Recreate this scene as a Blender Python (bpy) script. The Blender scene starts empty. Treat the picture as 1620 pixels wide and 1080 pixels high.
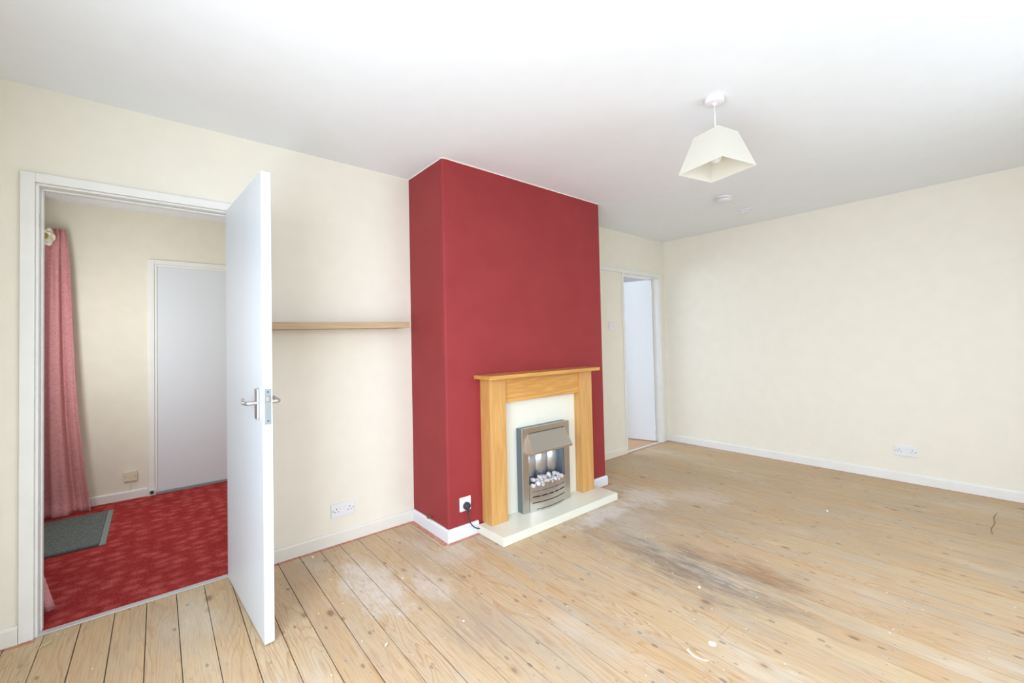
import bpy, bmesh, math, random
from mathutils import Vector, Matrix

random.seed(7)
SC = bpy.context.scene
COL = SC.collection

# ------------------------------------------------------------------ camera
FPX, CX, CY = 670.64, 810.0, 525.9
F = Vector((0.64138598, 0.76689177, 0.0223841))
R = Vector((0.76721431, -0.64101465, -0.02196395))
U = Vector((0.00249544, -0.03126078, 0.99950815))
cam_d = bpy.data.cameras.new('camera')
cam_d.sensor_width = 36.0
cam_d.lens = 36.0 * FPX / 1620.0
cam_d.shift_x = 0.0
cam_d.shift_y = (CY - 540.0) / 1620.0
cam_d.clip_start = 0.02
cam = bpy.data.objects.new('camera', cam_d)
COL.objects.link(cam)
m = Matrix((R, U, -F)).transposed().to_4x4()
m.translation = Vector((0.00906, -2.78716, 1.24))
cam.matrix_world = m
SC.camera = cam

# ------------------------------------------------------------------ view, world and daylight
SC.view_settings.view_transform = 'Standard'
SC.view_settings.look = 'None'
SC.view_settings.gamma = 1.0
SC.view_settings.use_curve_mapping = False
SC.view_settings.exposure = 0.10

W = bpy.data.worlds.new('sky')
SC.world = W
W.use_nodes = True
# overcast sky above the horizon, darker ground below it
_tc = W.node_tree.nodes.new('ShaderNodeTexCoord')
_sx = W.node_tree.nodes.new('ShaderNodeSeparateXYZ')
_mr = W.node_tree.nodes.new('ShaderNodeMapRange')
_mr.inputs[1].default_value = -0.04
_mr.inputs[2].default_value = 0.06
_mx = W.node_tree.nodes.new('ShaderNodeMix')
_mx.data_type = 'RGBA'
_mx.inputs[6].default_value = (0.22, 0.23, 0.22, 1)
_mx.inputs[7].default_value = (0.80, 0.90, 1.0, 1)
W.node_tree.links.new(_tc.outputs['Generated'], _sx.inputs[0])
W.node_tree.links.new(_sx.outputs[2], _mr.inputs[0])
W.node_tree.links.new(_mr.outputs[0], _mx.inputs[0])
W.node_tree.links.new(_mx.outputs[2], W.node_tree.nodes['Background'].inputs[0])
W.node_tree.nodes['Background'].inputs[1].default_value = 2.3


def daylight(name, loc, rot, sx, sy, power, color, spread=math.pi):
    l = bpy.data.lights.new(name, 'AREA')
    l.shape = 'RECTANGLE'
    l.size = sx
    l.size_y = sy
    l.energy = power
    l.color = color
    l.spread = spread
    o = bpy.data.objects.new(name, l)
    o.location = loc
    o.rotation_euler = rot
    COL.objects.link(o)
    return o


HP = math.pi / 2
# windows of the front wall (behind the camera), an added fill light on the left, the hall's glazed front door, the next room
SKYC = (0.83, 0.95, 1.11)
T = math.radians(16)                      # sky light slants downwards through the windows
daylight('daylight_front_window', (0.80, -3.66, 1.45), (HP - T, 0, 0), 1.4, 1.3, 12, SKYC)
daylight('daylight_middle_window', (2.60, -3.66, 1.45), (HP - T, 0, 0), 1.4, 1.3, 20, SKYC)
daylight('fill_left_opening', (-0.59, -2.35, 1.15), (0, -HP + math.radians(3), 0), 1.8, 1.6, 70, SKYC)  # added unseen fill, brightens the open door's face and the chimney side
daylight('daylight_hall_door', (-0.70, 1.02, 1.45), (0, -HP, math.radians(22)), 0.9, 0.5, 13.5, (0.93, 0.98, 1.0))
daylight('daylight_next_room', (3.6, 2.2, 1.5), (-HP, 0, math.radians(-20)), 1.2, 1.2, 39, SKYC)

# ------------------------------------------------------------------ material helpers


class NT:
    def __init__(s, name):
        s.mat = bpy.data.materials.new(name)
        s.mat.use_nodes = True
        s.t = s.mat.node_tree
        s.b = s.t.nodes['Principled BSDF']
        s._pos = None

    def n(s, typ, **kw):
        nd = s.t.nodes.new(typ)
        for k, v in kw.items():
            setattr(nd, k, v)
        return nd

    def put(s, sock, v):
        if hasattr(v, 'is_output') or isinstance(v, bpy.types.NodeSocket):
            s.t.links.new(v, sock)
        else:
            if isinstance(v, (tuple, list)) and len(v) == 3 and sock.type == 'RGBA':
                v = (*v, 1)
            sock.default_value = v

    def pos(s):
        if s._pos is None:
            s._pos = s.n('ShaderNodeNewGeometry').outputs['Position']
        return s._pos

    def obj(s):
        return s.n('ShaderNodeTexCoord').outputs['Object']

    def xyz(s, v):
        nd = s.n('ShaderNodeSeparateXYZ')
        s.put(nd.inputs[0], v)
        return nd.outputs[0], nd.outputs[1], nd.outputs[2]

    def vec(s, x, y, z):
        nd = s.n('ShaderNodeCombineXYZ')
        for i, v in enumerate((x, y, z)):
            s.put(nd.inputs[i], v)
        return nd.outputs[0]

    def m(s, op, a, b=0.0, c=0.0, clamp=False):
        nd = s.n('ShaderNodeMath', operation=op, use_clamp=clamp)
        s.put(nd.inputs[0], a)
        s.put(nd.inputs[1], b)
        s.put(nd.inputs[2], c)
        return nd.outputs[0]

    def scale(s, v, sc):
        nd = s.n('ShaderNodeVectorMath', operation='MULTIPLY')
        s.put(nd.inputs[0], v)
        nd.inputs[1].default_value = sc
        return nd.outputs[0]

    def noise(s, v, sc, det=3.0, rough=0.5, dist=0.0):
        nd = s.n('ShaderNodeTexNoise')
        s.put(nd.inputs['Vector'], v)
        nd.inputs['Scale'].default_value = sc
        nd.inputs['Detail'].default_value = det
        nd.inputs['Roughness'].default_value = rough
        nd.inputs['Distortion'].default_value = dist
        return nd.outputs['Fac']

    def voro(s, v, sc, feature='F1', out='Distance', rand=1.0):
        nd = s.n('ShaderNodeTexVoronoi', feature=feature)
        s.put(nd.inputs['Vector'], v)
        nd.inputs['Scale'].default_value = sc
        nd.inputs['Randomness'].default_value = rand
        return nd.outputs[out], nd

    def white(s, v):
        nd = s.n('ShaderNodeTexWhiteNoise', noise_dimensions='1D')
        s.put(nd.inputs['W'], v)
        return nd.outputs['Value']

    def mr(s, v, a, b, c=0.0, d=1.0, smooth=True):
        nd = s.n('ShaderNodeMapRange', interpolation_type='SMOOTHSTEP' if smooth else 'LINEAR')
        s.put(nd.inputs[0], v)
        for i, q in enumerate((a, b, c, d)):
            s.put(nd.inputs[i + 1], q)
        return nd.outputs[0]

    def mix(s, f, a, b, mode='MIX'):
        nd = s.n('ShaderNodeMix', data_type='RGBA', blend_type=mode)
        s.put(nd.inputs[0], f)
        s.put(nd.inputs[6], a)
        s.put(nd.inputs[7], b)
        return nd.outputs[2]

    def bump(s, h, strength=0.3, dist=0.002):
        nd = s.n('ShaderNodeBump')
        nd.inputs['Strength'].default_value = strength
        nd.inputs['Distance'].default_value = dist
        s.put(nd.inputs['Height'], h)
        s.t.links.new(nd.outputs[0], s.b.inputs['Normal'])

    def done(s, color=None, rough=None, metal=None, spec=None):
        if color is not None:
            s.put(s.b.inputs['Base Color'], color)
        if rough is not None:
            s.put(s.b.inputs['Roughness'], rough)
        if metal is not None:
            s.put(s.b.inputs['Metallic'], metal)
        if spec is not None:
            s.put(s.b.inputs['Specular IOR Level'], spec)
        return s.mat


def srgb(r, g, b):
    f = lambda c: (c / 255 / 12.92) if c / 255 <= 0.04045 else ((c / 255 + 0.055) / 1.055) ** 2.4
    return (f(r), f(g), f(b))


def plain(name, col, rough=0.5, metal=0.0, spec=0.5, bumpy=0.0, bsc=60, vary=0.0):
    t = NT(name)
    c = col
    if vary:
        n1 = t.noise(t.pos(), 9.0, 3)
        dk = tuple(x * (1 - vary) for x in col)
        c = t.mix(t.mr(n1, 0.35, 0.65), dk, col)
    if bumpy:
        t.bump(t.noise(t.pos(), bsc, 4), bumpy, 0.002)
    return t.done(c, rough, metal, spec)


CREAM = (0.84, 0.795, 0.685)
M = {}
M['cream'] = plain('cream_wall_paint', CREAM, 0.75, spec=0.25, bumpy=0.10, bsc=45, vary=0.02)
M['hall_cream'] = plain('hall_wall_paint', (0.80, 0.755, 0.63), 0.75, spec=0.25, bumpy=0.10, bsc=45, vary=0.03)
M['ceiling'] = plain('ceiling_emulsion', (0.85, 0.88, 0.90), 0.85, spec=0.2, bumpy=0.08, bsc=30, vary=0.012)
M['white'] = plain('white_gloss_paint', (0.76, 0.785, 0.81), 0.35, spec=0.45, bumpy=0.05, bsc=25)
M['trim'] = plain('aged_white_gloss', (0.82, 0.81, 0.77), 0.38, spec=0.45, bumpy=0.08, bsc=30, vary=0.03)
M['trim_cream'] = plain('cream_white_gloss', (0.80, 0.775, 0.70), 0.42, spec=0.4, bumpy=0.06, bsc=30, vary=0.03)
M['plastic'] = plain('white_plastic', (0.80, 0.80, 0.82), 0.3, vary=0.02)
M['cream_plastic'] = plain('aged_cream_plastic', (0.74, 0.66, 0.48), 0.35, vary=0.04)
M['dark'] = plain('dark_slot', (0.02, 0.02, 0.022), 0.6)
M['rubber'] = plain('black_rubber', (0.035, 0.038, 0.045), 0.45)
M['chrome'] = plain('satin_chrome', (0.62, 0.63, 0.64), 0.28, 1.0)
M['brass'] = plain('tarnished_brass', (0.35, 0.26, 0.13), 0.4, 1.0)
M['cream_stone'] = plain('cream_marble', (0.80, 0.79, 0.68), 0.28, spec=0.5, vary=0.02)
M['subfloor'] = plain('dark_underfloor', (0.05, 0.04, 0.03), 0.9)
M['glass_bulb'] = plain('opal_bulb', (0.85, 0.85, 0.85), 0.2)
M['darksteel'] = plain('blue_grey_steel', (0.17, 0.20, 0.235), 0.42, 0.6)


def mat_red():
    t = NT('red_chimney_paint')
    x, y, z = t.xyz(t.pos())
    n1 = t.noise(t.pos(), 5.0, 3)
    c = t.mix(t.mr(n1, 0.3, 0.7), (0.290, 0.033, 0.036), (0.312, 0.037, 0.040))
    edge = t.m('GREATER_THAN', t.m('ADD', z, t.m('MULTIPLY', t.noise(t.pos(), 14, 2), 0.004)), 2.4225)
    c = t.mix(edge, c, (0.80, 0.74, 0.66))
    t.bump(t.noise(t.pos(), 60, 4), 0.12, 0.002)
    return t.done(c, 0.6, spec=0.25)


M['red'] = mat_red()


def mat_oak(name, base, dark, axis, rough=0.35):
    """veneered wood; grain runs along the axis"""
    t = NT(name)
    x, y, z = t.xyz(t.pos())
    if axis == 'z':
        v = t.vec(t.m('MULTIPLY', x, 1.0), t.m('MULTIPLY', y, 1.0), t.m('MULTIPLY', z, 0.06))
    else:
        v = t.vec(t.m('MULTIPLY', x, 0.06), t.m('MULTIPLY', y, 1.0), t.m('MULTIPLY', z, 1.0))
    g = t.noise(v, 90, 4, 0.6)
    g2 = t.noise(v, 14, 3, 0.5, 0.6)
    ring = t.m('SINE', t.m('MULTIPLY', g2, 40))
    f = t.m('ADD', t.m('MULTIPLY', g, 0.65), t.m('MULTIPLY', ring, 0.10))
    c = t.mix(t.mr(f, 0.2, 0.55), dark, base)
    return t.done(c, rough, spec=0.5)


M['oak_v'] = mat_oak('honey_oak_upright', (0.66, 0.375, 0.130), (0.57, 0.295, 0.088), 'z')
M['oak_h'] = mat_oak('honey_oak_lengthwise', (0.68, 0.36, 0.105), (0.56, 0.27, 0.065), 'x')
M['shelf_oak'] = mat_oak('pale_oak_shelf', (0.52, 0.37, 0.22), (0.44, 0.30, 0.17), 'x', 0.5)


def mat_steel():
    t = NT('brushed_steel')
    x, y, z = t.xyz(t.pos())
    v = t.vec(t.m('MULTIPLY', x, 0.03), y, z)
    g = t.noise(v, 900, 2, 0.6)
    c = t.mix(g, (0.56, 0.53, 0.49), (0.65, 0.62, 0.585))
    t.bump(g, 0.08, 0.0005)
    return t.done(c, 0.24, 1.0)


M['steel'] = mat_steel()
M['mirror_steel'] = plain('polished_steel_liner', (0.60, 0.61, 0.64), 0.30, 1.0)


def mat_pebble():
    t = NT('white_pebble')
    n1 = t.noise(t.pos(), 60, 4)
    c = t.mix(t.mr(n1, 0.35, 0.65), (0.45, 0.41, 0.42), (0.72, 0.70, 0.71))
    t.bump(n1, 0.4, 0.003)
    return t.done(c, 0.6)


M['pebble'] = mat_pebble()


def mat_shade():
    t = NT('cream_lampshade_fabric')
    x, y, z = t.xyz(t.obj())
    w = t.noise(t.scale(t.obj(), (1, 1, 1)), 350, 2)
    c = t.mix(w, (0.80, 0.79, 0.73), (0.86, 0.85, 0.79))
    t.put(t.b.inputs['Base Color'], c)
    t.put(t.b.inputs['Roughness'], 0.85)
    tr = t.n('ShaderNodeBsdfTranslucent')
    t.put(tr.inputs[0], (0.88, 0.78, 0.50))
    mx = t.n('ShaderNodeMixShader')
    mx.inputs[0].default_value = 0.30
    t.t.links.new(t.b.outputs[0], mx.inputs[1])
    t.t.links.new(tr.outputs[0], mx.inputs[2])
    t.t.links.new(mx.outputs[0], t.t.nodes['Material Output'].inputs[0])
    return t.mat


M['shade'] = mat_shade()


def mat_curtain(name='pink_curtain_fabric', base=(0.80, 0.41, 0.40), fig=(0.60, 0.22, 0.235)):
    t = NT(name)
    cp = t.scale(t.pos(), (1.0, 1.0, 1.9))
    n0 = t.noise(cp, 70, 2, 0.5, 1.2)
    n1 = t.noise(cp, 38, 3, 0.6, 2.0)
    spots = t.mr(n0, 0.54, 0.60)
    spots2 = t.mr(n1, 0.56, 0.62)
    f = t.m('MAXIMUM', t.m('MULTIPLY', spots, 0.7), t.m('MULTIPLY', spots2, 0.55))
    c = t.mix(f, base, fig)
    t.put(t.b.inputs['Base Color'], c)
    t.put(t.b.inputs['Roughness'], 0.85)
    tr = t.n('ShaderNodeBsdfTranslucent')
    t.put(tr.inputs[0], (0.70, 0.25, 0.28))
    mx = t.n('ShaderNodeMixShader')
    mx.inputs[0].default_value = 0.25
    t.t.links.new(t.b.outputs[0], mx.inputs[1])
    t.t.links.new(tr.outputs[0], mx.inputs[2])
    t.t.links.new(mx.outputs[0], t.t.nodes['Material Output'].inputs[0])
    return t.mat


M['curtain'] = mat_curtain()
M['petal'] = plain('cream_fabric_petal', (0.84, 0.80, 0.62), 0.8, vary=0.15)
M['petal_core'] = plain('ochre_fabric_centre', (0.42, 0.30, 0.05), 0.8, vary=0.3)


def mat_carpet():
    t = NT('red_carpet')
    x, y, z = t.xyz(t.pos())
    # small fan-like figures on a staggered lattice, and fine pile
    v = t.vec(t.m('MULTIPLY', x, 0.85), t.m('MULTIPLY', y, 1.0), 0.0)
    wob = t.n('ShaderNodeTexNoise')
    t.put(wob.inputs['Vector'], v)
    wob.inputs['Scale'].default_value = 22
    mixv = t.n('ShaderNodeMix', data_type='VECTOR')
    mixv.inputs[0].default_value = 0.028
    t.put(mixv.inputs[4], v)
    t.t.links.new(wob.outputs['Color'], mixv.inputs[5])
    d, nd = t.voro(mixv.outputs[1], 13.0, rand=0.6)
    fig = t.mr(d, 0.05, 0.62, 1.0, 0.0)
    pile = t.noise(v, 190, 4, 0.75)
    pile2 = t.noise(v, 55, 4, 0.7, 0.8)
    big = t.noise(v, 4.5, 3, 0.6)
    f = t.m('ADD', t.m('MULTIPLY', fig, 0.75), t.m('MULTIPLY', t.m('SUBTRACT', pile2, 0.5), 1.8), clamp=True)
    c = t.mix(f, (0.33, 0.008, 0.015), (0.66, 0.125, 0.120))
    c = t.mix(t.mr(pile, 0.40, 0.70, 0, 0.55), c, (0.70, 0.19, 0.15))
    c = t.mix(t.mr(big, 0.35, 0.7, 0.0, 0.35), c, (0.28, 0.008, 0.012))
    t.bump(pile, 0.8, 0.006)
    return t.done(c, 0.95, spec=0.1)


M['carpet'] = mat_carpet()


def mat_mat():
    t = NT('grey_ribbed_doormat')
    x, y, z = t.xyz(t.pos())
    pile = t.noise(t.scale(t.pos(), (1.0, 3.0, 1)), 120, 4, 0.7)
    c = t.mix(t.mr(pile, 0.35, 0.65), (0.075, 0.085, 0.080), (0.27, 0.30, 0.28))
    t.bump(pile, 0.8, 0.005)
    return t.done(c, 0.95, spec=0.1)


M['mat'] = mat_mat()
M['mat_edge'] = plain('grey_rubber_edging', (0.24, 0.27, 0.25), 0.7)
M['mat_edge_dark'] = plain('dark_rubber_edging', (0.05, 0.065, 0.065), 0.7)


def mat_laminate():
    t = NT('orange_wood_floor')
    x, y, z = t.xyz(t.pos())
    v = t.vec(t.m('MULTIPLY', x, 1.0), t.m('MULTIPLY', y, 0.1), 0.0)
    g = t.noise(v, 40, 3)
    c = t.mix(g, (0.50, 0.26, 0.13), (0.68, 0.42, 0.24))
    return t.done(c, 0.4)


M['laminate'] = mat_laminate()

PITCH, X0B = 0.11375, 0.079


def mat_floor():
    t = NT('stripped_pine_boards')
    P = t.pos()
    x, y, z = t.xyz(P)
    idx = t.m('FLOOR', t.m('DIVIDE', t.m('SUBTRACT', x, X0B), PITCH))
    r1 = t.white(idx)
    r2 = t.white(t.m('ADD', idx, 37.3))
    r3 = t.white(t.m('ADD', idx, 91.7))
    # tone per board
    c = t.mix(r1, (0.60, 0.405, 0.222), (0.64, 0.495, 0.312))
    c = t.mix(t.m('MULTIPLY', r2, 0.40), c, (0.60, 0.43, 0.28))
    # growth rings: contours of a field stretched along the board
    gv = t.vec(t.m('ADD', x, t.m('MULTIPLY', r3, 9.0)), t.m('MULTIPLY', y, 0.11), t.m('MULTIPLY', r2, 5.0))
    field = t.noise(gv, 7.0, 2, 0.45, 0.30)
    ph = t.m('FRACT', t.m('MULTIPLY', field, 30.0))
    ring = t.mr(ph, 0.55, 0.95)
    ringcut = t.mr(ph, 0.97, 1.0, 1.0, 0.0)
    ring = t.m('MULTIPLY', ring, ringcut)
    ringmask = t.mr(t.noise(gv, 2.2, 2), 0.40, 0.66)
    fine = t.noise(t.vec(x, t.m('MULTIPLY', y, 0.035), r3), 230, 3, 0.65)
    c = t.mix(t.m('MULTIPLY', ring, t.m('ADD', 0.12, t.m('MULTIPLY', ringmask, 0.55))), c, (0.47, 0.25, 0.11))
    c = t.mix(t.mr(fine, 0.44, 0.68, 0.0, 0.55), c, (0.40, 0.25, 0.14))
    # short orange-brown streaks of resin and worn grain
    stv = t.noise(t.vec(t.m('ADD', x, r2), t.m('MULTIPLY', y, 0.10), r1), 42, 3, 0.55)
    c = t.mix(t.mr(stv, 0.60, 0.69, 0.0, 0.65), c, (0.46, 0.26, 0.13))
    # grey film of wear, streaky along the boards, mostly away from the door
    gf = t.noise(t.vec(x, t.m('MULTIPLY', y, 0.16), 1.7), 15, 4, 0.6)
    gm = t.mr(t.m('SUBTRACT', x, t.m('MULTIPLY', y, 0.25)), 0.9, 2.2, 0.30, 1.0)
    c = t.mix(t.m('MULTIPLY', t.mr(gf, 0.46, 0.66, 0.0, 0.52), gm), c, (0.47, 0.42, 0.355))
    seam = t.m('ABSOLUTE', t.m('SUBTRACT', t.m('FRACT', t.m('ADD', t.m('DIVIDE', t.m('SUBTRACT', x, X0B), PITCH), 0.5)), 0.5))
    sn2 = t.noise(t.vec(idx, t.m('MULTIPLY', y, 1.4), 0.0), 2.2, 3)
    c = t.mix(t.m('MULTIPLY', t.mr(seam, 0.006, 0.034, 1.0, 0.0), t.mr(sn2, 0.40, 0.68, 0.0, 0.62)), c, (0.20, 0.16, 0.125))
    # soft warm and grey clouds of wear
    cl = t.noise(t.vec(x, t.m('MULTIPLY', y, 0.55), 0.0), 2.3, 4, 0.6)
    c = t.mix(t.mr(cl, 0.45, 0.75, 0.0, 0.42), c, (0.43, 0.36, 0.28))
    cl2 = t.noise(t.vec(t.m('ADD', x, 4.0), t.m('MULTIPLY', y, 0.35), 3.0), 3.6, 4, 0.6)
    c = t.mix(t.mr(cl2, 0.52, 0.75, 0.0, 0.50), c, (0.70, 0.66, 0.58))
    # slightly more worn in the middle of the room and towards the far end
    far = t.mr(x, 1.6, 4.2)
    c = t.mix(t.m('MULTIPLY', far, 0.30), c, (0.50, 0.37, 0.22))
    # knots
    kv = t.vec(t.m('ADD', x, 2.0), t.m('MULTIPLY', y, 0.50), 0.0)
    kd, kn = t.voro(kv, 9.5)
    kr = t.xyz(kn.outputs['Color'])[0]
    thr = t.m('MULTIPLY', t.m('SUBTRACT', kr, 0.36), 0.25)
    knot = t.mr(t.m('SUBTRACT', kd, thr), -0.05, 0.015, 1.0, 0.0)
    knot = t.m('MULTIPLY', knot, t.m('GREATER_THAN', kr, 0.50))
    c = t.mix(t.m('MULTIPLY', t.mr(t.m('SUBTRACT', kd, thr), 0.0, 0.12, 0.35, 0.0), t.m('GREATER_THAN', kr, 0.50)), c, (0.45, 0.25, 0.12))
    c = t.mix(t.m('MULTIPLY', knot, 0.66), c, (0.165, 0.115, 0.085))
    # small scattered knots
    k2, kn2 = t.voro(t.vec(t.m('ADD', x, 5.0), t.m('MULTIPLY', y, 0.6), 2.0), 17)
    kq = t.xyz(kn2.outputs['Color'])[0]
    k2m = t.mr(t.m('SUBTRACT', k2, t.m('MULTIPLY', t.m('SUBTRACT', kq, 0.62), 0.40)), -0.04, 0.02, 1.0, 0.0)
    c = t.mix(t.m('MULTIPLY', t.m('MULTIPLY', k2m, t.m('GREATER_THAN', kq, 0.74)), 0.42), c, (0.20, 0.15, 0.12))
    # small dark flecks and nail heads
    fv = t.vec(x, t.m('MULTIPLY', y, 0.45), 7.0)
    fd, fn = t.voro(fv, 26)
    fr = t.xyz(fn.outputs['Color'])[1]
    fl = t.m('MULTIPLY', t.m('LESS_THAN', fd, t.m('MULTIPLY', fr, 0.19)), t.m('GREATER_THAN', fr, 0.74))
    c = t.mix(t.m('MULTIPLY', fl, 0.5), c, (0.10, 0.085, 0.075))
    fx = t.m('FRACT', t.m('DIVIDE', t.m('SUBTRACT', x, X0B), PITCH))
    nx = t.m('MULTIPLY', t.m('SUBTRACT', t.m('ABSOLUTE', t.m('SUBTRACT', fx, 0.5)), 0.30), PITCH)
    ny = t.m('MULTIPLY', t.m('SUBTRACT', t.m('FRACT', t.m('DIVIDE', t.m('ADD', y, 0.12), 0.42)), 0.5), 0.42)
    nd2 = t.m('ADD', t.m('MULTIPLY', nx, nx), t.m('MULTIPLY', ny, ny))
    c = t.mix(t.m('MULTIPLY', t.m('LESS_THAN', nd2, 0.000008), 0.5), c, (0.08, 0.075, 0.07))

    def blob(cx, cy, rx, ry, lo=1.0, hi=0.25, ns=6.0, amp=0.9, off=0.0, ang=0.0):
        ca, sa = math.cos(ang), math.sin(ang)
        dx = t.m('SUBTRACT', x, cx)
        dy = t.m('SUBTRACT', y, cy)
        ax = t.m('DIVIDE', t.m('ADD', t.m('MULTIPLY', dx, ca), t.m('MULTIPLY', dy, sa)), rx)
        ay = t.m('DIVIDE', t.m('SUBTRACT', t.m('MULTIPLY', dy, ca), t.m('MULTIPLY', dx, sa)), ry)
        d = t.m('SQRT', t.m('ADD', t.m('MULTIPLY', ax, ax), t.m('MULTIPLY', ay, ay)))
        nz = t.noise(t.vec(x, t.m('MULTIPLY', y, 0.45), off), ns, 5, 0.65)
        d = t.m('ADD', d, t.m('MULTIPLY', t.m('SUBTRACT', nz, 0.5), amp * 2.2))
        return t.mr(d, hi, lo, 1.0, 0.0)

    # dark grime in the middle of the room, caught in the grain
    gr = t.mr(t.noise(t.vec(x, t.m('MULTIPLY', y, 0.10), 9.0), 60, 4, 0.65), 0.34, 0.60, 0.25, 1.15)
    st = t.m('MULTIPLY', blob(2.22, -1.58, 0.30, 0.70, 1.1, 0.1, 9, 1.0, 1.0), 0.70)
    c = t.mix(t.m('MULTIPLY', st, gr), c, (0.20, 0.165, 0.145))
    st2 = t.m('MULTIPLY', blob(2.43, -1.92, 0.16, 0.22, 1.1, 0.1, 12, 0.7, 2.0), 0.55)
    c = t.mix(t.m('MULTIPLY', st2, gr), c, (0.25, 0.135, 0.08))
    st3 = t.m('MULTIPLY', blob(2.45, -0.95, 0.6, 0.38, 1.1, 0.1, 7, 0.8, 3.0), 0.42)
    c = t.mix(t.m('MULTIPLY', st3, gr), c, (0.36, 0.335, 0.31))
    st4 = t.m('MULTIPLY', blob(1.08, -1.25, 0.20, 0.32, 1.1, 0.1, 10, 0.7, 4.0), 0.55)
    c = t.mix(t.m('MULTIPLY', st4, gr), c, (0.38, 0.30, 0.25))
    st5 = t.m('MULTIPLY', blob(2.9, -1.35, 0.5, 0.5, 1.1, 0.1, 7, 0.8, 3.6), 0.30)
    c = t.mix(t.m('MULTIPLY', st5, gr), c, (0.36, 0.29, 0.22))
    # white plaster dust
    for (bx, by, rx, ry, k, o) in ((0.86, -0.60, 0.17, 0.44, 0.52, 5.0), (1.08, -0.80, 0.10, 0.25, 0.42, 6.0), (1.35, -0.62, 0.2, 0.16, 0.30, 6.5), (2.45, -0.85, 0.42, 0.13, 0.55, 7.0),
                                 (2.95, -0.85, 0.30, 0.25, 0.50, 8.0), (3.25, -1.15, 0.25, 0.3, 0.30, 8.5)):
        w = t.m('MULTIPLY', t.m('MULTIPLY', blob(bx, by, rx, ry, 1.05, 0.25, 14, 1.0, o), k), t.mr(t.noise(t.vec(x, t.m('MULTIPLY', y, 0.3), o), 70, 4, 0.7), 0.30, 0.60, 0.45, 1.0))
        c = t.mix(w, c, (0.78, 0.76, 0.74))
    # specks of paint
    sv, sn = t.voro(t.vec(x, t.m('MULTIPLY', y, 0.8), 3.0), 24)
    sr = t.xyz(sn.outputs['Color'])[2]
    sp = t.m('LESS_THAN', t.m('ADD', sv, t.m('MULTIPLY', t.noise(P, 90, 2), 0.10)), t.m('MULTIPLY', t.m('SUBTRACT', sr, 0.86), 0.95))
    c = t.mix(t.m('MULTIPLY', sp, 0.8), c, (0.82, 0.82, 0.80))
    # white paint splash and brushed streak near the front
    dx = t.m('SUBTRACT', x, SPL[0])
    dy = t.m('SUBTRACT', y, SPL[1])
    d = t.m('SQRT', t.m('ADD', t.m('MULTIPLY', dx, dx), t.m('MULTIPLY', t.m('MULTIPLY', dy, dy), 1.3)))
    d = t.m('ADD', d, t.m('MULTIPLY', t.m('SUBTRACT', t.noise(P, 60, 3), 0.5), 0.012))
    c = t.mix(t.mr(d, 0.014, 0.019, 0.9, 0.0), c, (0.80, 0.81, 0.80))
    sx = t.m('SUBTRACT', x, STK[0])
    sy = t.m('SUBTRACT', y, STK[1])
    rad = t.m('SQRT', t.m('ADD', t.m('MULTIPLY', sx, sx), t.m('MULTIPLY', sy, sy)))
    ring2 = t.mr(t.m('ABSOLUTE', t.m('SUBTRACT', rad, STK[2])), 0.0035, 0.006, 0.85, 0.0)
    dm = t.m('MULTIPLY', t.m('LESS_THAN', t.m('ABSOLUTE', sy), STK[3]), t.m('LESS_THAN', sx, 0.0))
    c = t.mix(t.m('MULTIPLY', ring2, dm), c, (0.80, 0.81, 0.80))
    # brick-red paint left along the skirting boards; shadow line painted by the right wall
    nz = t.noise(P, 16, 4, 0.7)
    nw = t.m('MULTIPLY', t.m('SUBTRACT', nz, 0.5), 0.02)

    def band(v, lo, hi):
        a = t.m('GREATER_THAN', t.m('ADD', v, nw), lo)
        b = t.m('LESS_THAN', v, hi)
        return t.m('MULTIPLY', a, b)

    b1 = t.m('MULTIPLY', band(y, -0.040, 0.05), t.m('LESS_THAN', x, 1.41))
    notdoor = t.m('MAXIMUM', t.m('GREATER_THAN', x, 0.34), t.m('LESS_THAN', x, -0.40))
    b1 = t.m('MULTIPLY', b1, notdoor)
    b2 = t.m('MULTIPLY', band(x, 1.352, 1.45), t.m('GREATER_THAN', y, -0.49))
    b2 = t.m('MULTIPLY', b2, t.m('LESS_THAN', x, 1.45))
    b3 = t.m('MULTIPLY', band(y, -0.512, -0.40), t.m('MULTIPLY', t.m('GREATER_THAN', x, 1.375), t.m('LESS_THAN', x, 3.02)))
    b4 = t.m('MULTIPLY', band(x, 4.772, 5.0), 0.75)  # brownish shadow line at the right skirting, put into the floor colour
    b5 = t.m('MULTIPLY', band(y, -0.038, 0.05), t.m('MULTIPLY', t.m('GREATER_THAN', x, 2.9), 0.6))
    bb = t.m('MAXIMUM', t.m('MAXIMUM', b1, b2), t.m('MAXIMUM', b3, t.m('MAXIMUM', b4, b5)))
    wear = t.mr(t.noise(P, 35, 4, 0.7), 0.30, 0.62, 0.25, 0.95)
    c = t.mix(t.m('MULTIPLY', bb, wear), c, (0.52, 0.165, 0.105))
    t.bump(t.m('ADD', fine, t.m('MULTIPLY', ring, -0.4)), 0.18, 0.0015)
    rg = t.mr(cl, 0.3, 0.7, 0.50, 0.66)
    return t.done(c, rg, spec=0.35)


SPL = (1.732, -1.95)
STK = (1.676, -1.94, 0.062, 0.042)
M['floor'] = mat_floor()

# ------------------------------------------------------------------ mesh helpers


def new_bm():
    return bmesh.new()


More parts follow.
